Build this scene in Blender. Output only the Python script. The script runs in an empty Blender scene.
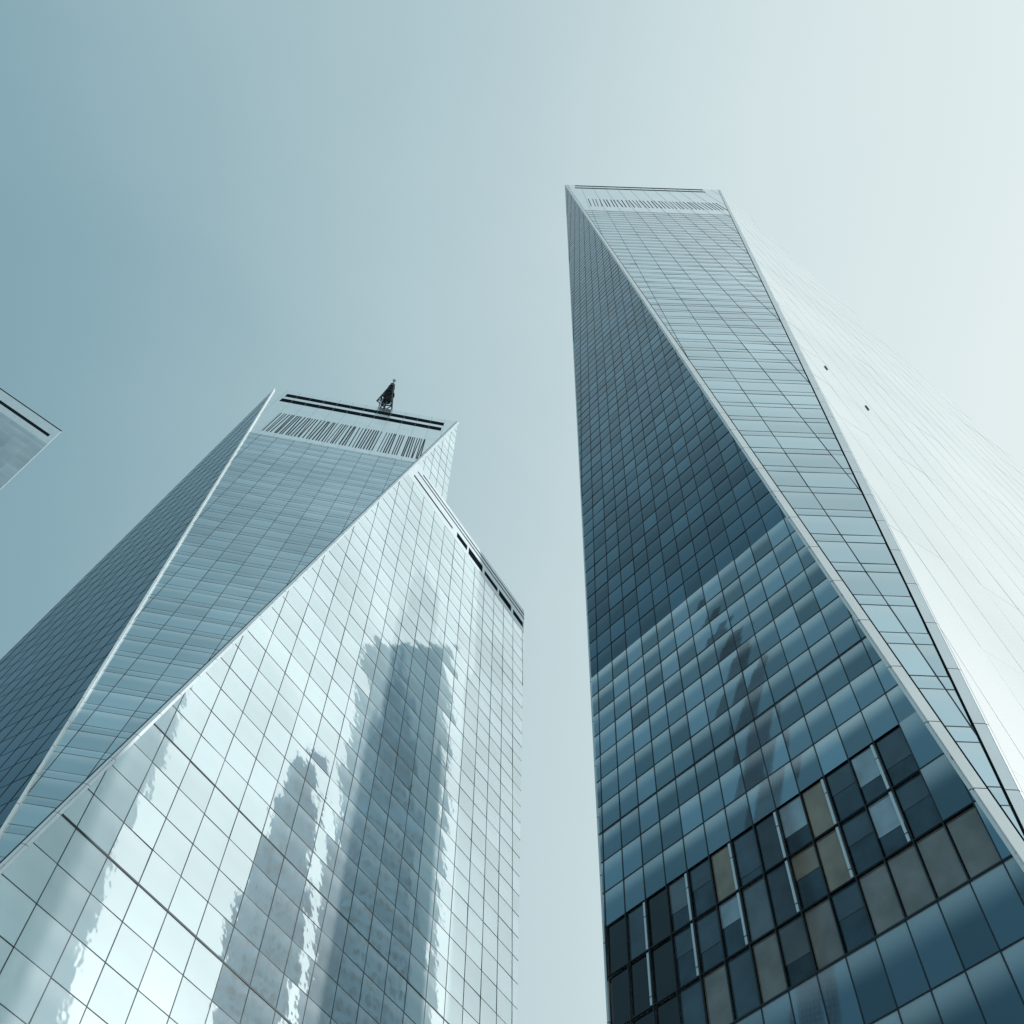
import bpy, math, random
from mathutils import Vector, Matrix

R = math.radians
random.seed(7)
S = bpy.context.scene
COL = S.collection
V = Vector

# ------------------------------------------------------------------ camera
FPX, ZX, ZY = 1000.0, 546.0, -30.0          # focal length in pixels, image point of the zenith
dz_ = math.hypot(ZX - 512, 512 - ZY)
TH = math.atan(FPX / dz_)                   # pitch
RO = math.atan2(ZX - 512, 512 - ZY)         # roll
CAM = V((0, 0, 1.6))
cF = V((0, math.cos(TH), math.sin(TH)))
U0 = V((0, -math.sin(TH), math.cos(TH)))
cR = math.cos(RO) * V((1, 0, 0)) + math.sin(RO) * U0
cU = -math.sin(RO) * V((1, 0, 0)) + math.cos(RO) * U0
cd = bpy.data.cameras.new('camera')
cd.sensor_width = 36.0
cd.lens = 36.0 * FPX / 1024.0
cd.clip_start = 0.1
cd.clip_end = 8000
cam = bpy.data.objects.new('camera', cd)
M3 = Matrix((cR, cU, -cF)).transposed()
cam.matrix_world = Matrix.Translation(CAM) @ M3.to_4x4()
COL.objects.link(cam)
S.camera = cam

# ------------------------------------------------------------------ sky, sun, exposure
SUN_AZ, SUN_EL = 90.0, 28.0                 # azimuth clockwise from +Y
SUN = V((math.cos(R(SUN_EL)) * math.sin(R(SUN_AZ)), math.cos(R(SUN_EL)) * math.cos(R(SUN_AZ)), math.sin(R(SUN_EL))))
W = bpy.data.worlds.new('World')
S.world = W
W.use_nodes = True
nt = W.node_tree
nt.nodes.clear()


def N(tree, typ, **kw):
    n = tree.nodes.new(typ)
    for k, v in kw.items():
        setattr(n, k, v)
    return n


def ramp(tree, stops, interp='LINEAR'):
    n = tree.nodes.new('ShaderNodeValToRGB')
    e = n.color_ramp
    e.interpolation = interp
    while len(e.elements) < len(stops):
        e.elements.new(0.5)
    for el, (p, c) in zip(e.elements, stops):
        el.position = p
        el.color = (*c, 1)
    return n


sky = N(nt, 'ShaderNodeTexSky', sky_type='NISHITA')
sky.sun_disc = False
sky.sun_elevation = R(SUN_EL)
sky.sun_rotation = R(SUN_AZ)
sky.air_density, sky.dust_density, sky.ozone_density = 1.2, 2.5, 1.0
tc = N(nt, 'ShaderNodeTexCoord')
dot = N(nt, 'ShaderNodeVectorMath', operation='DOT_PRODUCT')
dot.inputs[1].default_value = SUN
nt.links.new(tc.outputs['Generated'], dot.inputs[0])
mr = N(nt, 'ShaderNodeMapRange')
mr.inputs['From Min'].default_value = -1
mr.inputs['From Max'].default_value = 1
sxyz = N(nt, 'ShaderNodeSeparateXYZ')
nt.links.new(tc.outputs['Generated'], sxyz.inputs[0])
low_ = N(nt, 'ShaderNodeMath', operation='MULTIPLY_ADD')      # thicker air towards the horizon
low_.inputs[1].default_value = -0.4
low_.inputs[2].default_value = 0.41
nt.links.new(sxyz.outputs['Z'], low_.inputs[0])
sum_ = N(nt, 'ShaderNodeMath', operation='ADD')
nt.links.new(dot.outputs['Value'], sum_.inputs[0])
nt.links.new(low_.outputs[0], sum_.inputs[1])
hz = N(nt, 'ShaderNodeTexNoise')                              # faint uneven haze
hz.inputs['Scale'].default_value = 1.6
hz.inputs['Detail'].default_value = 4
hz.inputs['Distortion'].default_value = .6
nt.links.new(tc.outputs['Generated'], hz.inputs['Vector'])
hzm = N(nt, 'ShaderNodeMath', operation='MULTIPLY_ADD')
hzm.inputs[1].default_value = 0.16
hzm.inputs[2].default_value = -0.08
nt.links.new(hz.outputs[0], hzm.inputs[0])
sum2 = N(nt, 'ShaderNodeMath', operation='ADD')
nt.links.new(sum_.outputs[0], sum2.inputs[0])
nt.links.new(hzm.outputs[0], sum2.inputs[1])
nt.links.new(sum2.outputs[0], mr.inputs['Value'])
# humid air: pale round the sun, deeper teal away from it (linear values, times 10 for the 0.1 background strength)
P = lambda d: (d + 1) / 2
haze_ramp = ramp(nt, [(P(-1), (.02, .06, .095)), (P(-.5), (.045, .13, .185)), (P(-.15), (.15, .30, .375)), (P(.10), (.26, .435, .505)),
                      (P(.45), (.53, .685, .725)), (P(.66), (.715, .845, .86)), (P(.85), (.825, .925, .93)), (P(1), (.88, .96, .96))])
nt.links.new(mr.outputs[0], haze_ramp.inputs[0])
up10 = N(nt, 'ShaderNodeVectorMath', operation='SCALE')
up10.inputs['Scale'].default_value = 10.0
nt.links.new(haze_ramp.outputs[0], up10.inputs[0])
hs = N(nt, 'ShaderNodeHueSaturation')
hs.inputs['Saturation'].default_value = 0.45
nt.links.new(sky.outputs[0], hs.inputs['Color'])
mx = N(nt, 'ShaderNodeMix', data_type='RGBA')
mx.inputs['Factor'].default_value = 0.88
nt.links.new(hs.outputs[0], mx.inputs['A'])
nt.links.new(up10.outputs[0], mx.inputs['B'])
bg = N(nt, 'ShaderNodeBackground')
bg.inputs['Strength'].default_value = 0.1
nt.links.new(mx.outputs['Result'], bg.inputs['Color'])
wo = N(nt, 'ShaderNodeOutputWorld')
nt.links.new(bg.outputs[0], wo.inputs['Surface'])

sl = bpy.data.lights.new('sun', 'SUN')
sl.energy = 2.4
sl.angle = R(0.5)
sl.color = (1.0, 0.98, 0.95)
so = bpy.data.objects.new('sun', sl)
so.rotation_euler = SUN.to_track_quat('Z', 'Y').to_euler()
so.location = SUN * 600
COL.objects.link(so)

S.view_settings.view_transform = 'Standard'
S.view_settings.look = 'None'
S.view_settings.exposure = 0.0
S.view_settings.gamma = 1.0
S.view_settings.use_curve_mapping = False
S.cycles.max_bounces = 8
S.cycles.glossy_bounces = 6


# ------------------------------------------------------------------ helpers
def ray(px, py):
    return (cF * FPX + cR * (px - 512) + cU * (512 - py)).normalized()


def at_z(px, py, z):
    v = ray(px, py)
    return CAM + v * ((z - CAM.z) / v.z)


def at_plane(px, py, o, n):
    v = ray(px, py)
    return CAM + v * ((o - CAM).dot(n) / v.dot(n))


def hdir(az):
    return V((math.sin(R(az)), math.cos(R(az)), 0))


class MB:
    """collects faces and links them as one mesh object"""
    def __init__(s):
        s.v, s.f, s.m, s.uv = [], [], [], []

    def poly(s, pts, mat=0, uv=None):
        b = len(s.v)
        s.v += [tuple(p) for p in pts]
        s.f.append(tuple(range(b, b + len(pts))))
        s.m.append(mat)
        s.uv.append(uv)

    def hexa(s, p, mat=0):
        """eight corners: bottom four counter-clockwise, then top four"""
        b = len(s.v)
        s.v += [tuple(q) for q in p]
        for q in ((3, 2, 1, 0), (4, 5, 6, 7), (0, 1, 5, 4), (1, 2, 6, 5), (2, 3, 7, 6), (3, 0, 4, 7)):
            s.f.append(tuple(b + i for i in q))
            s.m.append(mat)
            s.uv.append(None)

    def bar(s, a, b, wdir, w, ddir, d0, d1, mat=0):
        """box from a to b, w wide along wdir, from d0 to d1 along ddir"""
        h = wdir * (w / 2)
        lo, hi = ddir * d0, ddir * d1
        s.hexa([a - h + lo, a + h + lo, b + h + lo, b - h + lo, a - h + hi, a + h + hi, b + h + hi, b - h + hi], mat)

    def beam(s, a, b, r, mat=0, n=6, r2=None):
        a, b = V(a), V(b)
        t = (b - a).normalized()
        x = t.orthogonal().normalized()
        y = t.cross(x)
        r2 = r if r2 is None else r2
        k = len(s.v)
        for q, rr in ((a, r), (b, r2)):
            for i in range(n):
                an = 2 * math.pi * i / n
                s.v.append(tuple(q + x * (rr * math.cos(an)) + y * (rr * math.sin(an))))
        for i in range(n):
            j = (i + 1) % n
            s.f.append((k + i, k + j, k + n + j, k + n + i))
            s.m.append(mat)
            s.uv.append(None)
        s.f.append(tuple(k + i for i in reversed(range(n))))
        s.f.append(tuple(k + n + i for i in range(n)))
        s.m += [mat, mat]
        s.uv += [None, None]

    def build(s, name, mats, parent=None, smooth=False):
        me = bpy.data.meshes.new(name)
        me.from_pydata(s.v, [], s.f)
        for m in (mats if isinstance(mats, (list, tuple)) else [mats]):
            me.materials.append(m)
        me.polygons.foreach_set('material_index', s.m)
        if any(u is not None for u in s.uv):
            L = me.uv_layers.new(name='pane')
            k = 0
            for f, u in zip(s.f, s.uv):
                for i in range(len(f)):
                    if u is not None:
                        L.data[k].uv = u[i]
                    k += 1
        if smooth:
            me.polygons.foreach_set('use_smooth', [True] * len(me.polygons))
        me.update()
        o = bpy.data.objects.new(name, me)
        COL.objects.link(o)
        if parent is not None:
            o.parent = parent
            o.matrix_parent_inverse = parent.matrix_world.inverted()
        return o


def thing(name, label, cat, loc, group=None):
    o = bpy.data.objects.new(name, None)
    o.empty_display_size = 2
    o.location = loc
    o.matrix_world = Matrix.Translation(V(loc))
    o['label'], o['category'] = label, cat
    if group:
        o['group'] = group
    COL.objects.link(o)
    return o


def clip_poly(poly, u0, u1, v0, v1):
    """clip a 2D polygon to a rectangle"""
    for ax, lim, sg in ((0, u0, 1), (0, u1, -1), (1, v0, 1), (1, v1, -1)):
        out = []
        for i in range(len(poly)):
            a, b = poly[i], poly[(i + 1) % len(poly)]
            da, db = (a[ax] - lim) * sg, (b[ax] - lim) * sg
            if da >= 0:
                out.append(a)
            if (da > 0 and db < 0) or (da < 0 and db > 0):
                t = da / (da - db)
                out.append((a[0] + (b[0] - a[0]) * t, a[1] + (b[1] - a[1]) * t))
        poly = out
        if len(poly) < 3:
            return []
    return poly


def area2(p):
    return abs(sum(p[i][0] * p[(i + 1) % len(p)][1] - p[(i + 1) % len(p)][0] * p[i][1] for i in range(len(p)))) / 2


def clip_seg(poly, ax, c):
    """part of the line {coordinate ax == c} inside a convex polygon"""
    xs = []
    for i in range(len(poly)):
        a, b = poly[i], poly[(i + 1) % len(poly)]
        if (a[ax] - c) * (b[ax] - c) < 0:
            t = (c - a[ax]) / (b[ax] - a[ax])
            xs.append(a[1 - ax] + (b[1 - ax] - a[1 - ax]) * t)
    return (min(xs), max(xs)) if len(xs) >= 2 else None


class Face:
    """flat facade: u runs level to the right seen from outside, v up the slope, h outwards"""
    def __init__(s, pts, out):
        s.p3 = [V(p) for p in pts]
        n = V((0, 0, 0))
        for i in range(1, len(pts) - 1):
            n += (s.p3[i] - s.p3[0]).cross(s.p3[i + 1] - s.p3[0])
        n.normalize()
        s.n = n if n.dot(out) > 0 else -n
        s.u = V((0, 0, 1)).cross(s.n).normalized()
        s.w = s.n.cross(s.u)
        s.o = s.p3[0].copy()
        s.poly = [s.to2(p) for p in s.p3]

    def to2(s, p):
        d = V(p) - s.o
        return (d.dot(s.u), d.dot(s.w))

    def to3(s, u, v, h=0.0):
        return s.o + s.u * u + s.w * v + s.n * h

    def pix(s, px, py):
        return s.to2(at_plane(px, py, s.o, s.n))


def lines(lo, hi, base, pattern):
    """all boundaries of a repeating pattern between lo and hi"""
    per = sum(pattern)
    out = []
    x = base + math.floor((lo - base) / per) * per
    while x < hi + per:
        y = x
        for st in pattern:
            out.append(y)
            y += st
        x += per
    return out


def rot(v, k, a):
    return v * math.cos(a) + k.cross(v) * math.sin(a)


def facade(face, poly, us, vs, mat, parent, mull, label=None, bulge=.03, tilt=.006, skip=(), nu=2, nv=4,
           mw=.06, mh=.05, heavy=None, name='glass_facade', depth=.055):
    """curtain wall: every pane slightly bowed and out of true, mullions proud of the glass"""
    rnd = random.Random(hash((round(poly[0][0], 2), len(us), len(vs))) & 0xffff)
    mb = MB()
    for i in range(len(us) - 1):
        for j in range(len(vs) - 1):
            u0, u1, v0, v1 = us[i], us[i + 1], vs[j], vs[j + 1]
            if (i, j) in skip or u1 - u0 < 1e-3 or v1 - v0 < 1e-3:
                continue
            cell = clip_poly(poly, u0, u1, v0, v1)
            if not cell or area2(cell) < .01:
                continue
            a, b = rnd.gauss(0, tilt), rnd.gauss(0, tilt)
            bl = bulge * rnd.uniform(.6, 1.4)
            cu, cv = (u0 + u1) / 2, (v0 + v1) / 2
            key = {}
            fu, fv = (nu, nv)
            for ii in range(fu):
                for jj in range(fv):
                    q = clip_poly(cell, u0 + (u1 - u0) * ii / fu, u0 + (u1 - u0) * (ii + 1) / fu,
                                  v0 + (v1 - v0) * jj / fv, v0 + (v1 - v0) * (jj + 1) / fv)
                    if not q or area2(q) < 1e-4:
                        continue
                    idx, uv = [], []
                    for (pu, pv) in q:
                        k = (round(pu, 3), round(pv, 3))
                        if k not in key:
                            fx, fy = (pu - u0) / (u1 - u0), (pv - v0) / (v1 - v0)
                            h = bl * (1 - (2 * fy - 1) ** 2) * (.55 + .45 * (1 - (2 * fx - 1) ** 2)) + a * (pu - cu) + b * (pv - cv)
                            key[k] = len(mb.v)
                            mb.v.append(tuple(face.to3(pu, pv, h)))
                        if key[k] not in idx:
                            idx.append(key[k])
                            uv.append((i + (pu - u0) / (u1 - u0) * .998 + .001, j + (pv - v0) / (v1 - v0) * .998 + .001))
                    if len(idx) >= 3:
                        mb.f.append(tuple(idx))
                        mb.m.append(0)
                        mb.uv.append(uv)
    o = mb.build(name, mat, parent, smooth=True)
    if label:
        o['label'] = label
    g = MB()
    heavy = heavy or {}
    for c in us:
        sgm = clip_seg(poly, 0, c)
        if sgm and sgm[1] - sgm[0] > .2:
            g.bar(face.to3(c, sgm[0]), face.to3(c, sgm[1]), face.u, mw, face.n, -.05, depth)
    for k, c in enumerate(vs):
        sgm = clip_seg(poly, 1, c)
        if sgm and sgm[1] - sgm[0] > .2:
            w = heavy.get(k, mh)
            g.bar(face.to3(sgm[0], c), face.to3(sgm[1], c), face.w, w, face.n, -.05, depth - .008 + (w > mh) * .03, 1)
    g.build('mullion_grid', mull if isinstance(mull, (list, tuple)) else [mull, mull], o)
    return o


def edge_strip(mb, face, a, b, inside, inset, w, h0, h1, mat=0):
    """flat cover strip lying on a face along edge a-b, between inset and inset + w from the edge"""
    t = (b - a).normalized()
    side = face.n.cross(t)
    if (inside - a).dot(side) < 0:
        side = -side
    p, q = a + side * (inset + w / 2), b + side * (inset + w / 2)
    mb.bar(p, q, side, w, face.n, h0, h1, mat)


# ------------------------------------------------------------------ materials
def mat_new(name):
    m = bpy.data.materials.new(name)
    m.use_nodes = True
    return m, m.node_tree, m.node_tree.nodes['Principled BSDF']


def glass_mat(name, tint, band=(.0, (.5, .6, .65)), var=.25, metallic=1.0, rough=.035, ior=1.5, sheen_top=True, wav=.0, spec=.5):
    """reflective coated curtain-wall glass; each pane a little different, with a reflected sheen painted as a pale band at its head"""
    m, t, b = mat_new(name)
    uv = N(t, 'ShaderNodeUVMap', uv_map='pane')
    fl = N(t, 'ShaderNodeVectorMath', operation='FLOOR')
    t.links.new(uv.outputs[0], fl.inputs[0])
    wn = N(t, 'ShaderNodeTexWhiteNoise', noise_dimensions='3D')
    t.links.new(fl.outputs[0], wn.inputs['Vector'])
    m1 = N(t, 'ShaderNodeMapRange')
    m1.inputs['To Min'].default_value = 1 - var
    m1.inputs['To Max'].default_value = 1 + var * .4
    t.links.new(wn.outputs['Value'], m1.inputs['Value'])
    sc = N(t, 'ShaderNodeVectorMath', operation='SCALE')
    sc.inputs[0].default_value = tint
    t.links.new(m1.outputs[0], sc.inputs['Scale'])
    # soft large-scale unevenness of the coating
    geo = N(t, 'ShaderNodeNewGeometry')
    nz = N(t, 'ShaderNodeTexNoise')
    nz.inputs['Scale'].default_value = .045
    nz.inputs['Detail'].default_value = 3
    t.links.new(geo.outputs['Position'], nz.inputs['Vector'])
    m2 = N(t, 'ShaderNodeMapRange')
    m2.inputs['From Min'].default_value = .3
    m2.inputs['From Max'].default_value = .7
    m2.inputs['To Min'].default_value = .88
    m2.inputs['To Max'].default_value = 1.1
    t.links.new(nz.outputs[0], m2.inputs['Value'])
    sc2 = N(t, 'ShaderNodeVectorMath', operation='SCALE')
    t.links.new(sc.outputs[0], sc2.inputs[0])
    t.links.new(m2.outputs[0], sc2.inputs['Scale'])
    colour = sc2.outputs[0]
    if band[0] > 0:  # bright reflection along each pane's head, painted into its colour
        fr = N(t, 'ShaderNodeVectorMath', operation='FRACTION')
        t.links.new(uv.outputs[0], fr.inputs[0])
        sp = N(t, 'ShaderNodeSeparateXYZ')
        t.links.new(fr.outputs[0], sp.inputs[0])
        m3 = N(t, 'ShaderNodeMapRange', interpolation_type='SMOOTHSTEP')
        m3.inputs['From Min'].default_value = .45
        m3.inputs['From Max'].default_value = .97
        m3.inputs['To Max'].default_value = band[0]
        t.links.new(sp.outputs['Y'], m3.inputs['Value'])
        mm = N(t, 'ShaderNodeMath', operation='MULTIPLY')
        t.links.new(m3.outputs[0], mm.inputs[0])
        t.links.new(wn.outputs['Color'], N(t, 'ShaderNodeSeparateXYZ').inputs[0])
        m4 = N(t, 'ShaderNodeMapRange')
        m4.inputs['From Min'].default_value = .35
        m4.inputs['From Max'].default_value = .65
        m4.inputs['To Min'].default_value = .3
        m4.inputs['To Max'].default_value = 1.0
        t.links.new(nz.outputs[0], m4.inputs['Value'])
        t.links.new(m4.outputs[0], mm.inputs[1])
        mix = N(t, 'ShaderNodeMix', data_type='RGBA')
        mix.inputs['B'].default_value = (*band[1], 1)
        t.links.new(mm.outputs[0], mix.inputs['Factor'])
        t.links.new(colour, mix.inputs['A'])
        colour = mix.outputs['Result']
        # the painted reflection is matt colour, so the coating loses its mirror there
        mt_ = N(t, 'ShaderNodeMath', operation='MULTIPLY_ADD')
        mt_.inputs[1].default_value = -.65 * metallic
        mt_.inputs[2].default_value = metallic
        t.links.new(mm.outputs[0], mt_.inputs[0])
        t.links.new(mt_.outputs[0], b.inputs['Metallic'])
    t.links.new(colour, b.inputs['Base Color'])
    b.inputs['Metallic'].default_value = metallic
    b.inputs['Roughness'].default_value = rough
    b.inputs['IOR'].default_value = ior
    # roller-wave distortion of tempered glass
    n2 = N(t, 'ShaderNodeTexNoise')
    n2.inputs['Scale'].default_value = .55
    n2.inputs['Detail'].default_value = 2
    t.links.new(geo.outputs['Position'], n2.inputs['Vector'])
    bp = N(t, 'ShaderNodeBump')
    bp.inputs['Strength'].default_value = 1.0
    bp.inputs['Distance'].default_value = wav
    t.links.new(n2.outputs[0], bp.inputs['Height'])
    t.links.new(bp.outputs[0], b.inputs['Normal'])
    return m


def plain_mat(name, c, rough=.5, metallic=0.0, var=.12, scale=.3, ior=1.45):
    m, t, b = mat_new(name)
    geo = N(t, 'ShaderNodeNewGeometry')
    nz = N(t, 'ShaderNodeTexNoise')
    nz.inputs['Scale'].default_value = scale
    nz.inputs['Detail'].default_value = 5
    t.links.new(geo.outputs['Position'], nz.inputs['Vector'])
    r = ramp(t, [(.3, tuple(x * (1 - var) for x in c)), (.7, tuple(min(1, x * (1 + var)) for x in c))])
    t.links.new(nz.outputs[0], r.inputs[0])
    t.links.new(r.outputs[0], b.inputs['Base Color'])
    b.inputs['Roughness'].default_value = rough
    b.inputs['Metallic'].default_value = metallic
    b.inputs['IOR'].default_value = ior
    return m


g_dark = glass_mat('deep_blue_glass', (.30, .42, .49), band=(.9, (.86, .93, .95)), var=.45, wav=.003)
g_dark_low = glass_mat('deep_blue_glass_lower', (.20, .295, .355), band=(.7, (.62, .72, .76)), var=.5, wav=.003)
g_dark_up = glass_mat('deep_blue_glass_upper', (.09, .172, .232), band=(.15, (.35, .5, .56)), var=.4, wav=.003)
g_slab = glass_mat('blue_grey_glass', (.27, .37, .42), band=(.1, (.6, .7, .74)), var=.12, wav=.004)
g_mid = glass_mat('pale_blue_glass', (.44, .585, .65), band=(.45, (.74, .83, .86)), var=.14, wav=.004)
g_bright = glass_mat('silver_glass', (.79, .93, .965), band=(.35, (.90, .96, .97)), var=.10, wav=.012, metallic=.68, rough=.03)
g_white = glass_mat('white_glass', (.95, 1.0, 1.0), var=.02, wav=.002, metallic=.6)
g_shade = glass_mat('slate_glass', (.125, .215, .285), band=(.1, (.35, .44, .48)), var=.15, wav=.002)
m_mull = plain_mat('dark_mullion', (.018, .035, .045), .5, .2)
m_row = plain_mat('blue_grey_mullion', (.17, .25, .29), .5, .2)
m_mull_pale = plain_mat('grey_mullion', (.24, .32, .36), .5, .2)
m_mull_white = plain_mat('white_mullion', (.80, .87, .89), .5, .2)
m_trim = plain_mat('white_metal_trim', (.86, .90, .90), .42, .4, var=.04)
m_trim_blue = plain_mat('pale_metal_trim', (.70, .78, .81), .34, .6, var=.05)
m_clad = plain_mat('crown_cladding', (.76, .84, .87), .22, .9, var=.04)
m_slab_clad = plain_mat('slab_cladding', (.36, .47, .52), .35, .7, var=.05)
m_black = plain_mat('dark_opening', (.006, .012, .016), .9, ior=1.05)
m_roof = plain_mat('roof_membrane', (.30, .33, .34), .8)
m_steel = plain_mat('dark_steel', (.02, .035, .045), .8, .2)
m_red = plain_mat('pale_lamp_housing', (.75, .8, .8), .3)
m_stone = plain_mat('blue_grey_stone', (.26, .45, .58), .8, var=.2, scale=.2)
m_white_panel = plain_mat('bright_white_panel', (.86, .93, .95), .6, var=.06, scale=.1)
m_panel = plain_mat('white_panel', (.70, .80, .84), .6, var=.1, scale=.1)
m_dark_win = plain_mat('dull_window_glass', (.06, .10, .125), .6)
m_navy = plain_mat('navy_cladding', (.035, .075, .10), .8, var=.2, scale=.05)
for m_ in (m_trim, m_trim_blue):                                # butt joints of the cover strips
    t = m_.node_tree
    b = t.nodes['Principled BSDF']
    src = b.inputs['Base Color'].links[0].from_socket
    g_ = N(t, 'ShaderNodeNewGeometry')
    x_ = N(t, 'ShaderNodeSeparateXYZ')
    t.links.new(g_.outputs['Position'], x_.inputs[0])
    d_ = N(t, 'ShaderNodeMath', operation='PINGPONG')
    d_.inputs[1].default_value = 2.2
    t.links.new(x_.outputs['Z'], d_.inputs[0])
    l_ = N(t, 'ShaderNodeMath', operation='LESS_THAN')
    l_.inputs[1].default_value = .03
    t.links.new(d_.outputs[0], l_.inputs[0])
    q_ = N(t, 'ShaderNodeMix', data_type='RGBA')
    q_.inputs['B'].default_value = (.08, .11, .13, 1)
    t.links.new(l_.outputs[0], q_.inputs['Factor'])
    t.links.new(src, q_.inputs['A'])
    t.links.new(q_.outputs['Result'], b.inputs['Base Color'])
m_plaza = plain_mat('plaza_paving', (.30, .31, .31), .7, var=.2, scale=.15)

# ------------------------------------------------------------------ ground
gb = MB()
gb.poly([(-3000, -3000, 0), (3000, -3000, 0), (3000, 3000, 0), (-3000, 3000, 0)])
gr = gb.build('ground', m_plaza)
gr['kind'] = 'structure'


def cam_plane(pa, pb):
    return ray(*pa).cross(ray(*pb)).normalized()


def hit(P, d, n):
    """point on P + s d that lies in the plane through the camera with normal n"""
    return P + d * (-((P - CAM).dot(n)) / d.dot(n))


def plane_down(P, n1, n2):
    """follow the meeting line of two facades from P down to the ground"""
    d = n1.cross(n2).normalized()
    return P - d * (P.z / d.z)


# ================================================================== right tower
H = 300.0
T0, T1 = at_z(565, 185, H), at_z(720, 190, H)
P1 = at_z(1139, 1036, 20.0)
P0 = hit(P1, hdir(-39), cam_plane((565, 185), (608, 1024)))
P2 = hit(P1, hdir(60), cam_plane((720, 190), (1024, 468)))
T3, T2 = T0 + hdir(24) * 9, T1 + hdir(54) * 16
P3 = P0 + (P2 - P1) * .38
top = thing('twisted_tower', 'tall dark blue glass tower with twisting triangular faces and pale slotted crown on the right', 'skyscraper', (30, 55, 0))
cen = (T0 + T1 + T2 + T3 + P0 + P1 + P2 + P3) / 8
RD = Face([P1, T0, P0], P0 - cen + T0 - cen)
RE = Face([T0, T1, P1], V((0, -1, 0)))
RF = Face([P1, P2, T1], V((.6, -.6, 0)))
P1b = plane_down(P1, RD.n, RF.n)


def down(P, F):
    return P - F.w * (P.z / F.w.z)


# --- dark left facade
P0b = down(P0, RD)
dpoly = [RD.to2(p) for p in (P1b, P1, T0, P0, P0b)]
rowD = 2.15
k0 = RD.pix(800, 792)[1]                 # heavy seam above the band of odd windows
kz = RD.pix(690, 588)[1]                 # change of glazing
rowL = 2.95                               # taller storeys from the window band down
vs = sorted([k0 - rowL * q for q in range(1, 16)] + [k0 + rowD * q for q in range(0, 150)])
jz = min(range(len(vs)), key=lambda j: abs(vs[j] - kz))
jb = min(range(len(vs)), key=lambda j: abs(vs[j] - k0))
ux = RD.pix(871, 736)[0]
us = lines(min(p[0] for p in dpoly), max(p[0] for p in dpoly), ux, [1.4])
low = clip_poly(dpoly, -1e3, 1e3, -1e3, vs[jz])
upp = clip_poly(dpoly, -1e3, 1e3, vs[jz], 1e3)
ic = min(range(len(us)), key=lambda i: abs(us[i] - ux))
skip = set()
for i in range(ic - 30, ic + 4):
    for j in (jb - 1, jb - 2, jb - 3, jb - 4):
        q = ic - i
        if 0 <= i < len(us) - 1 and ((j >= jb - 2 and q >= 0) or (j == jb - 3 and -1 <= q) or (j == jb - 4 and q >= 9)):
            skip.add((i, j))
kw = dict(bulge=.014, tilt=.004, skip=skip, mw=.04, mh=.035, depth=.04, heavy={jb: .14, jb + 3: .05, jb - 3: .07, jb - 5: .06})
facade(RD, clip_poly(low, -1e3, 1e3, vs[jb], 1e3), us, vs, g_dark, top, m_mull, 'blue glass facade with pale painted sheen bands, middle floors', **kw)
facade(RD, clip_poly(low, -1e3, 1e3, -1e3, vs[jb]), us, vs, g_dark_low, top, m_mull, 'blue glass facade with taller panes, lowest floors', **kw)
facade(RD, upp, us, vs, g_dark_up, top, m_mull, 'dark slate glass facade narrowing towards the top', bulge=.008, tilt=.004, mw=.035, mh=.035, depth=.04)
# odd windows with half-drawn blinds
win_cols = {'black': (.012, .02, .026), 'slate': (.065, .11, .14), 'grey': (.13, .17, .19), 'tan': (.30, .26, .20), 'pale': (.35, .46, .52), 'sand': (.40, .37, .31), 'bronze': (.25, .25, .235)}
win_m = {}
wrnd = random.Random(11)
win_glass = plain_mat('window_glass', (.05, .09, .115), .04, .6, var=.3, scale=.9, ior=1.8)
for k, c in win_cols.items():
    win_m[k] = plain_mat('window_%s_blind' % k, c, .05, .45, var=.25, scale=.7, ior=1.9)
order1 = 'slate pale slate tan pale slate slate tan slate grey'.split() + ['black', 'slate'] + ['black'] * 20
order2 = 'slate pale slate tan tan slate grey pale slate slate'.split() + ['black'] * 22
order3 = 'bronze bronze bronze slate bronze grey bronze slate bronze slate'.split() + ['black'] * 22
order4 = [''] * 9 + ['slate'] + ['black'] * 22
for k in range(-3, 31):
    i = ic - k
    if not (0 <= i < len(us) - 1):
        continue
    for j, od in ((jb - 1, order1), (jb - 2, order2), (jb - 3, order3), (jb - 4, order4)):
        if (i, j) not in skip or (k < 0 and j != jb - 3):
            continue
        kind_ = od[max(k, 0)] or 'slate'
        cell = clip_poly(dpoly, us[i] + .05, us[i + 1] - .05, vs[j] + .05, vs[j + 1] - .05)
        if not cell or area2(cell) < .3:
            continue
        w = MB()
        w.poly([RD.to3(a, b, -.12) for a, b in cell])
        wo_ = w.build('window', win_glass, top)
        frac = wrnd.choice((1.0, 1.0, .8, .62, .45)) if kind_ not in ('black', 'bronze') else 1.0
        bc2 = clip_poly(cell, -1e3, 1e3, vs[j + 1] - (vs[j + 1] - vs[j]) * frac, 1e3)
        if bc2:
            bd = MB()
            bd.poly([RD.to3(a, b, -.105) for a, b in bc2])
            bd.build('blind', win_m[kind_], wo_)
        if kind_ != 'black':
            wo_['label'] = {'slate': 'dark slate window', 'grey': 'grey window with drawn blind', 'tan': 'tan blind behind window', 'sand': 'sand coloured blind behind window', 'pale': 'pale blue bright window', 'bronze': 'bronze tinted window'}[kind_]
        jm = MB()
        a, b = RD.to3(us[i + 1] - .16, vs[j] + .1), RD.to3(us[i + 1] - .16, vs[j + 1] - .1)
        if k > 0 and j > jb - 3 and k % 2 == 1 and clip_seg(dpoly, 0, us[i + 1] - .16):
            jm.bar(a, b, RD.u, .13, RD.n, -.10, -.02)
            jm.build('jamb', m_trim_blue if k < 16 else m_mull_pale, wo_)

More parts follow.
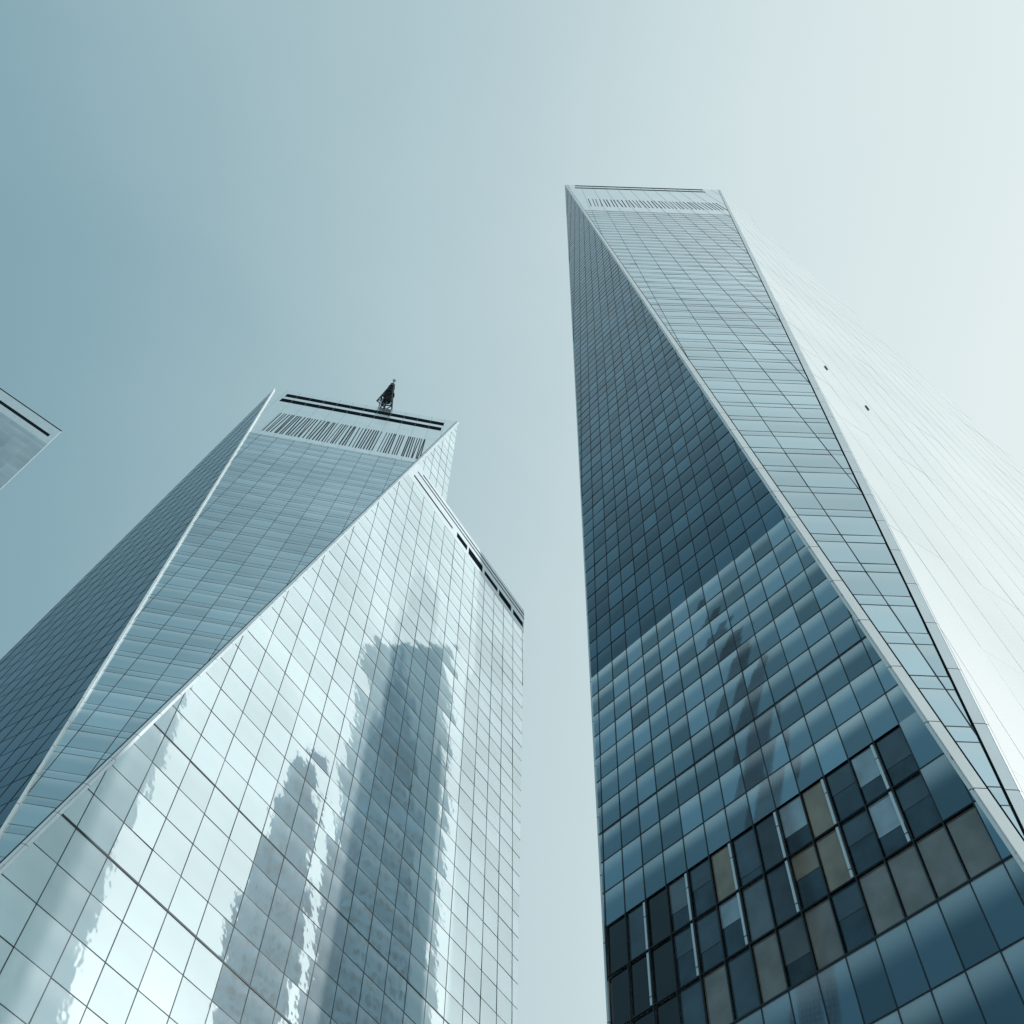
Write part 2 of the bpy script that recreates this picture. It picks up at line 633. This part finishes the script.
# --- pale front facade, wide at the top
zc = RE.pix(640, 212)[1]
zt = max(p[1] for p in RE.poly)
vsE = [x for x in lines(min(p[1] for p in RE.poly), zc - .5, zc, [2.9, 1.1]) if x < zc - .2] + [zc]
usE = lines(min(p[0] for p in RE.poly), max(p[0] for p in RE.poly), 1.2, [3.4])
epoly = RE.poly
elow = clip_poly(epoly, -1e3, 1e3, -1e3, zc)
facade(RE, elow, usE, vsE, g_mid, top, [m_mull, m_row], 'pale blue glass facade tapering to a point below', bulge=.012, tilt=.003, mw=.045, mh=.028, depth=.03)
# crown: pale cladding, two slots and a row of louvre fins
def crown(F, poly, vlo, parent, slots, fins, uL, uR, groups, fin_w):
    pc = clip_poly(poly, -1e3, 1e3, vlo + .02, 1e3)
    c = MB()
    c.poly([F.to3(a, b, .02) for a, b in pc])
    ob = c.build('crown_cladding', m_clad, parent)
    s = MB()
    for (a, b, l, r) in slots:
        s.bar(F.to3(l, (a + b) / 2), F.to3(r, (a + b) / 2), F.w, b - a, F.n, -.3, .04)
    s.build('slot', m_black, ob)
    seams = MB()
    x = uL
    while x < uR:
        sg = clip_seg(pc, 0, x)
        if sg:
            seams.bar(F.to3(x, sg[0]), F.to3(x, sg[1]), F.u, .05, F.n, 0, .045)
        x += 3.4
    seams.build('panel_seam', m_mull_pale, ob)
    rnd = random.Random(3)
    fb = MB()
    a, b = fins
    n = 0
    for (l, r, cnt) in groups:
        for q in range(cnt):
            x = l + (r - l) * (q + .5) / cnt + rnd.uniform(-.15, .15)
            sk = rnd.uniform(-.14, .14)
            fb.bar(F.to3(x - sk, a), F.to3(x + sk, b), F.u, fin_w * rnd.uniform(.7, 1.25), F.n, .01, .05)
    fb.build('louvre_fin', m_steel, ob)
    return ob


a1, b1 = RE.pix(640, 188.3)[1], RE.pix(640, 187.5)[1]
a2, b2 = RE.pix(640, 190.4)[1], RE.pix(640, 189.6)[1]
fl1, fl0 = RE.pix(587, 199)[1], RE.pix(587, 206)[1]
uL, uR = RE.pix(588, 202)[0], RE.pix(722, 206)[0]
crown(RE, epoly, zc, top, [(a1, b1, RE.pix(575, 186)[0], RE.pix(703, 190)[0]), (a2, b2, RE.pix(575, 188)[0], RE.pix(705, 192)[0])],
      (fl0, fl1), epoly[0][0] + 1, epoly[1][0], [(uL, uR, 36)], .2)

# --- white right facade
P2b = down(P2, RF)
fpoly = [RF.to2(p) for p in (P1b, P2b, P2, T1, P1)]
usF = lines(min(p[0] for p in fpoly), max(p[0] for p in fpoly), .7, [3.4])
vsF = lines(min(p[1] for p in fpoly), max(p[1] for p in fpoly), 0, [12.4])
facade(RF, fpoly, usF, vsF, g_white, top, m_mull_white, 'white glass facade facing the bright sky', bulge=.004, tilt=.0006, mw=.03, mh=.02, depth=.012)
for (px, py) in ((867, 408), (826, 368)):
    vm = MB()
    u_, v_ = RF.pix(px, py)
    a, b = RF.to3(u_ - .04, v_ - .6), RF.to3(u_ + .04, v_ + .6)
    vm.bar(a, b, RF.u, .17, RF.n, .02, .09)
    vm.build('open_vent', m_steel, top)
# --- corner trims
tr = MB()
edge_strip(tr, RE, P1, T0, T1, 0.0, .5, -.05, .10)
edge_strip(tr, RD, P1, T0, P0, 0.0, .12, -.05, .09)
edge_strip(tr, RD, P1b, P1, P0, 0.0, .12, -.05, .09)
tr.build('corner_trim', m_trim, top)
tg = MB()
edge_strip(tg, RE, P1, T0, T1, .51, .09, -.05, .08)
tg.build('trim_gasket', m_black, top)
tr = MB()
edge_strip(tr, RE, P1, T1, T0, 0.0, .5, -.05, .08)
edge_strip(tr, RF, P1, T1, P2, 0.0, .15, -.05, .08)
tr.build('corner_trim', m_trim_blue, top)
tg = MB()
edge_strip(tg, RE, P1, T1, T0, .51, .05, -.05, .06)
edge_strip(tg, RF, P1, T1, P2, .16, .06, -.05, .06)
tg.build('trim_gasket', m_black, top)
tr = MB()
edge_strip(tr, RD, P0, T0, P1, 0.0, .12, -.05, .06)
tr.build('corner_trim', m_trim_blue, top)
# --- faces turned away and roof
bk = MB()
P3b, Q2b = V((P3.x, P3.y, 0)), P2b
for t in ((T0, P0, T3), (T3, P0, P3), (T3, P3, T2), (T2, P3, P2), (T2, P2, T1), (P0, P0b, P3b, P3), (P3, P3b, P2b, P2)):
    bk.poly(t)
bk.build('rear_facade', m_white_panel, top)
rf = MB()
rf.poly([p - V((0, 0, .6)) for p in (T0, T1, T2, T3)])
rf.build('roof', m_roof, top)

# ================================================================== left tower
H2 = 240.0
A0, A1 = at_z(275, 388, H2), at_z(458, 422, H2)
B1 = at_z(-56, 924, 48.0)
AZC = 34.0
LB = Face([A0, A1, B1], V((0, -1, 0)))
tq = (458 - 414) / (458 + 56)
# q: where the right edge of the front facade meets the shoulder roof
qv = A1.copy()
for k in range(1000):
    qv = A1 + (B1 - A1) * (k / 1000)
    d = qv - CAM
    if 512 + FPX * d.dot(cR) / d.dot(cF) < 417:
        break
HC = qv.z
sh = at_z(524, 611, HC)
cdir = (sh - qv).normalized()
LC = Face([B1, qv, sh], V((.8, -.6, 0)))
BA = hit(B1, hdir(-58), cam_plane((275, 388), (0, 660)))
LA = Face([B1, A0, BA], V((-.5, -.8, 0)))
B1b = plane_down(B1, LA.n, LC.n)
ncs = cam_plane((524, 611), (517, 1024))
# right edge of the wide facade: meeting of its plane with the plane of that edge
dd = LC.n.cross(ncs).normalized()
shb = sh - dd * (sh.z / dd.z)
lt = thing('angular_tower', 'silvery glass tower with slanting white edges, louvred crown and small spire on the left', 'skyscraper', (-20, 100, 0))
# --- front facade
zc = LB.pix(330, 447)[1]
vsB = [x for x in lines(min(p[1] for p in LB.poly), zc - .5, zc, [2.9, 1.1]) if x < zc - .2] + [zc]
usB = lines(min(p[0] for p in LB.poly), max(p[0] for p in LB.poly), .4, [3.6])
facade(LB, clip_poly(LB.poly, -1e3, 1e3, -1e3, zc), usB, vsB, g_mid, lt, [m_mull, m_row], 'pale blue glass facade tapering to a point below', bulge=.012, tilt=.003, mw=.06, mh=.038, depth=.03)


def sl_(y0, y1, xl, yl, xr, yr):
    return (LB.pix(370, y1)[1], LB.pix(370, y0)[1], LB.pix(xl, yl)[0], LB.pix(xr, yr)[0])


ug = [LB.pix(x, y)[0] for x, y in ((264, 428), (302, 440), (303.5, 440), (343, 450), (345, 450), (371, 455), (372.5, 458), (395, 462), (397, 464), (421, 458))]
crown(LB, LB.poly, zc, lt, [sl_(409.3, 412.3, 291, 391, 443, 428), sl_(414.6, 417.8, 285, 396, 441, 430)],
      (LB.pix(330, 443)[1], LB.pix(330, 422)[1]), LB.poly[0][0], LB.poly[1][0],
      [(ug[0], ug[1], 15), (ug[2], ug[3], 14), (ug[4], ug[5], 9), (ug[6], ug[7], 8), (ug[8], ug[9], 9)], .24)
# --- dark left facade
BAb = down(BA, LA)
apoly = [LA.to2(p) for p in (B1b, B1, A0, BA, BAb)]
usA = lines(min(p[0] for p in apoly), max(p[0] for p in apoly), 0, [2.4])
vsA = lines(min(p[1] for p in apoly), max(p[1] for p in apoly), 0, [3.8])
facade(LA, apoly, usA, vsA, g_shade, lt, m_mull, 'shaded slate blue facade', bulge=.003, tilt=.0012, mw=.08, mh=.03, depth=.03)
# --- broad bright facade up to the shoulder
cpoly = [LC.to2(p) for p in (B1b, shb, sh, qv, B1)]
usC = lines(min(p[0] for p in cpoly), max(p[0] for p in cpoly), LC.pix(165, 735)[0], [3.9])
vC0 = LC.pix(165, 735)[1]
vtop = LC.to2(sh)[1]
vsC = [v for v in lines(min(p[1] for p in cpoly), vtop - 8, vC0, [3.95]) if v < vtop - 11] + [vtop - 9.5]
jc = min(range(len(vsC)), key=lambda j: abs(vsC[j] - vC0))
facade(LC, clip_poly(cpoly, -1e3, 1e3, -1e3, vtop - 9.5), usC, vsC, g_bright, lt, m_mull, 'broad silver glass facade reflecting the city', bulge=.006, tilt=.0035,
       mw=.07, mh=.06, depth=.04, heavy={jc: .13, jc - 4: .2})
sp_ = MB()
pc = clip_poly(cpoly, -1e3, 1e3, vtop - 9.48, 1e3)
sp_.poly([LC.to3(a, b, .02) for a, b in pc])
so_ = sp_.build('parapet', m_panel, lt)
uq, ue = LC.to2(qv)[0], LC.to2(sh)[0]
s = MB()
for (dv, th, a, b) in ((1.7, .5, .06, 1.0), (3.3, .5, .02, 1.0), (6.6, .7, .0, .33), (6.6, 2.0, .37, .46), (6.6, 2.8, .475, .60), (6.6, 1.7, .62, .74), (6.6, 2.3, .755, .87), (6.6, 1.9, .89, .985)):
    l, r = uq + (ue - uq) * a, uq + (ue - uq) * b
    s.bar(LC.to3(l, vtop - dv), LC.to3(r, vtop - dv), LC.w, th, LC.n, -.2, .04)
s.build('slot', m_black, so_)
# --- upper flank above the shoulder
gq = LC.to3(*LC.pix(447, 495))
nflank = cam_plane((458, 422), (447, 495))
gpt = hit(qv, (sh - qv).normalized(), nflank)
LG = Face([qv, A1, gpt], V((.8, -.6, 0)))
usG = lines(min(p[0] for p in LG.poly), max(p[0] for p in LG.poly), 0, [2.4])
vsG = lines(min(p[1] for p in LG.poly), max(p[1] for p in LG.poly), 0, [4.0])
facade(LG, LG.poly, usG, vsG, g_bright, lt, m_mull_pale, 'narrow flank of the tower above the shoulder roof', mw=.05, mh=.04, bulge=.02, tilt=.004)
tr = MB()
edge_strip(tr, LB, B1, A0 + (B1 - A0).normalized() * 2.2, A1, 0.0, .26, -.05, .4)
edge_strip(tr, LA, B1, A0, BA, 0.0, .1, -.05, .1)
tr.build('corner_trim', m_trim, lt)
tr = MB()
edge_strip(tr, LB, B1, A1, A0, 0.0, .28, -.05, .10)
edge_strip(tr, LC, B1, qv, sh, 0.0, .3, -.05, .10)
edge_strip(tr, LG, qv, A1, gpt, 0.0, .5, -.05, .10)
tr.build('corner_trim', m_trim_blue, lt)
tg = MB()
edge_strip(tg, LB, B1, A1, A0, .3, .14, -.05, .08)
tg.build('trim_gasket', m_mull, lt)
# --- backs and roofs
A3, A2 = A0 + hdir(-42) * 40, A1 + hdir(-26) * 40
back_u = hdir(AZC - 90 + 180 + 180)
s2, q2, s2b = sh + hdir(-40) * 34, qv + hdir(-40) * 20, None
s2b = V((s2.x, s2.y, 0))
bk = MB()
BAb2 = V((A3.x, A3.y, 0))
for t in ((sh, shb, s2b, s2), (A0, BA, A3), (BA, BAb, BAb2), (BA, BAb2, A3), (A1, gpt, (gpt + hdir(-24) * 30), A2), (A2, (gpt + hdir(-24) * 30), s2), (A3, A2, s2, s2b), (A3, s2b, BAb2)):
    bk.poly(t)
bk.build('rear_facade', g_shade, lt)
rf = MB()
rf.poly([p - V((0, 0, .6)) for p in (A0, A1, A2, A3)])
rf.build('roof', m_roof, lt)
rf = MB()
rf.poly([p - V((0, 0, .5)) for p in (qv, sh, s2, q2)])
rf.build('roof', m_roof, lt)['label'] = 'lower shoulder roof'
# --- spire on the roof
base = at_z(387.5, 399, H2) + (at_z(387.5, 399, H2) - CAM).normalized() * 6
base.z = H2 - .6
sx = MB()
hts = [0, 5, 9, 12, 14]
rad = [2.6, 1.9, 1.35, .95, .8]
for k in range(4):
    for q in range(4):
        a, b = math.pi / 4 + q * math.pi / 2, math.pi / 4 + (q + 1) * math.pi / 2
        c0 = base + V((math.cos(a) * rad[k], math.sin(a) * rad[k], hts[k]))
        c1 = base + V((math.cos(a) * rad[k + 1], math.sin(a) * rad[k + 1], hts[k + 1]))
        d0 = base + V((math.cos(b) * rad[k], math.sin(b) * rad[k], hts[k]))
        d1 = base + V((math.cos(b) * rad[k + 1], math.sin(b) * rad[k + 1], hts[k + 1]))
        sx.beam(c0, c1, .2)
        sx.beam(c0, d1, .13)
        sx.beam(d0, c1, .13)
        sx.beam(c1, d1, .16)
mast = sx.build('antenna_mast', m_steel, lt)
pl = MB()
for h_, r_ in ((5.0, 1.1), (9.0, 1.5), (12, .8)):
    pl.beam(base + V((0, 0, h_)), base + V((0, 0, h_ + .25)), r_, n=12)
pl.beam(base, base + V((0, 0, 15)), .25, n=10)
pl.build('platform', m_steel, mast)
dm = MB()
dm.beam(base + V((0, 0, 14)), base + V((0, 0, 16)), .9, n=12, r2=.6)
dm.beam(base + V((0, 0, 16)), base + V((0, 0, 17.2)), .7, n=12, r2=.15)
dm.beam(base + V((0, 0, 17)), base + V((0, 0, 19.5)), .1, n=6)
dm.build('mast_head', m_steel, mast)
bc = MB()
bc.beam(base + V((0, 0, 19.5)), base + V((0, 0, 20.5)), .5, n=10, r2=.3)
bc.build('beacon', m_red, mast)

# ================================================================== tower at the left edge
H3 = 700.0
M0 = at_z(62, 431, H3)
mdir = V((0, 0, 0))
mA = at_z(0, 388, H3)
mdir = (mA - M0).normalized()
mperp = V((-mdir.y, mdir.x, 0))
if mperp.dot(V((M0.x, M0.y, 0))) < 0:
    mperp = -mperp
mt = thing('slab_tower', 'grey blue tower corner with dark roofline slot at left edge of view', 'skyscraper', (M0.x, M0.y, 0))
WID = 110.0
m0b = V((M0.x, M0.y, 0))
MA = M0 + mdir * WID
MF = Face([m0b, M0, MA, V((MA.x, MA.y, 0))], -mperp)
vt = MF.to2(M0)[1]
ms = [v for v in lines(0, vt - 28, vt, [10.0]) if 0 < v < vt - 25] + [vt - 25]
mu = lines(min(p[0] for p in MF.poly), max(p[0] for p in MF.poly), MF.to2(M0)[0], [10.0])
facade(MF, clip_poly(MF.poly, -1e3, 1e3, -1e3, vt - 25), mu, ms, g_slab, mt, m_mull_pale, 'grey blue banded glass facade', mw=.08, mh=.4, tilt=.001, bulge=.01)
cb = MB()
cb.poly([MF.to3(a, b, .02) for a, b in clip_poly(MF.poly, -1e3, 1e3, vt - 24.97, 1e3)])
co = cb.build('crown_cladding', m_slab_clad, mt)
u0_, u1_ = MF.to2(M0)[0], MF.to2(MA)[0]
s = MB()
sg = 1 if u1_ > u0_ else -1
s.bar(MF.to3(u0_ + sg * 4, vt - 14.7), MF.to3(u1_, vt - 14.7), MF.w, 3.9, MF.n, -.2, .06)
s.bar(MF.to3(u0_, vt - .5), MF.to3(u1_, vt - .5), MF.w, 1.0, MF.n, -.1, .2)
s.build('slot', m_black, co)
tr = MB()
edge_strip(tr, MF, m0b, M0, MA, 0, .25, -.05, .06)
tr.build('corner_trim', m_trim, mt)
bx = MB()
vd = hdir(math.degrees(math.atan2(M0.x, M0.y)) - 4)         # side wall turned away from the street
N0, NA = M0 + vd * 80, MA + vd * 80
g0 = lambda p: V((p.x, p.y, 0))
bx.poly([g0(M0), g0(N0), N0, M0])
bx.poly([g0(N0), g0(NA), NA, N0])
bx.poly([g0(NA), g0(MA), MA, NA])
bx.build('rear_facade', g_shade, mt)
bx = MB()
bx.poly([p - V((0, 0, .4)) for p in (M0, MA, NA, N0)])
bx.build('roof', m_roof, mt)

# ================================================================== towers beside and behind, seen mirrored in the glass
def block(mb, cx, cy, w, d, z0, z1, az, mat=0):
    a, b = hdir(az) * (d / 2), hdir(az + 90) * (w / 2)
    c = V((cx, cy, 0))
    q = [c - a - b, c - a + b, c + a + b, c + a - b]
    mb.hexa([p + V((0, 0, z0)) for p in q] + [p + V((0, 0, z1)) for p in q], mat)


def openings(mb, cx, cy, w, d, z0, z1, az, cols, fh, ww, wh, proud=.06):
    """rows of dark windows on all four sides of a block"""
    c = V((cx, cy, 0))
    for k in range(4):
        o, t = hdir(az + 90 * k), hdir(az + 90 * k + 90)
        dist, wid = (d / 2, w) if k % 2 == 0 else (w / 2, d)
        n = max(2, round(cols * wid / w))
        z = z0 + fh * .6
        while z + wh < z1:
            for i in range(n):
                x = -wid / 2 + wid * (i + .5) / n
                p = c + o * dist + t * x + V((0, 0, z))
                mb.bar(p - t * ww / 2, p + t * ww / 2, V((0, 0, 1)), wh, o, -.1, proud)
            z += fh


def stepped_tower(name, label, cx, cy, az, steps, mat, spire, crown_n):
    t = thing(name, label, 'skyscraper', (cx, cy, 0))
    b, w_ = MB(), MB()
    z = 0.0
    for (w, d, z1) in steps:
        block(b, cx, cy, w, d, z, z1, az)
        openings(w_, cx, cy, w, d, z, z1 - 2, az, max(3, int(w / 2.4)), 4.0, 1.1, 2.4)
        for sx_ in (-1, 1):
            for sy_ in (-1, 1):
                p = V((cx, cy, 0)) + hdir(az) * (sy_ * (d / 2 - .6)) + hdir(az + 90) * (sx_ * (w / 2 - .6))
                b.beam(p + V((0, 0, z1)), p + V((0, 0, z1 + 5)), .9, n=4, r2=.15)
        z = z1
    o = b.build('wall', mat, t)
    w_.build('window_rows', m_dark_win, t)
    if spire:
        s_ = MB()
        s_.beam((cx, cy, z), (cx, cy, z + spire), steps[-1][0] * .45, n=8, r2=.2)
        s_.build('spire', mat, t)
    return t


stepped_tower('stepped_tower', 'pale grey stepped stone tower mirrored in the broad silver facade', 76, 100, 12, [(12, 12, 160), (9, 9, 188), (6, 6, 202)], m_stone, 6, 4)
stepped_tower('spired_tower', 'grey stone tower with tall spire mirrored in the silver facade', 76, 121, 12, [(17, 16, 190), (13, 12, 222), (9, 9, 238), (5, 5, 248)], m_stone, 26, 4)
gt = thing('glass_slab', 'tall plain glass slab mirrored in the silver facade behind the stone towers', 'skyscraper', (104, 132, 0))
q = [V((104, 132, 0)) + hdir(75) * a + hdir(165) * b for a, b in ((-12, -15), (-12, 15), (12, 15), (12, -15))]
for k in range(4):
    a, b = q[k], q[(k + 1) % 4]
    up = V((0, 0, 300))
    f_ = Face([a, b, b + up, a + up], (a + b) / 2 - V((104, 132, 0)))
    facade(f_, f_.poly, lines(min(p[0] for p in f_.poly), max(p[0] for p in f_.poly), f_.poly[0][0], [5.0]), lines(0, 300, 0, [5.0]), m_white_panel, gt, m_mull_white, mw=.25, mh=.5, nu=1, nv=1, bulge=.02, tilt=.004)
r_ = MB()
r_.poly([p + V((0, 0, 299.5)) for p in q])
r_.build('roof', m_roof, gt)
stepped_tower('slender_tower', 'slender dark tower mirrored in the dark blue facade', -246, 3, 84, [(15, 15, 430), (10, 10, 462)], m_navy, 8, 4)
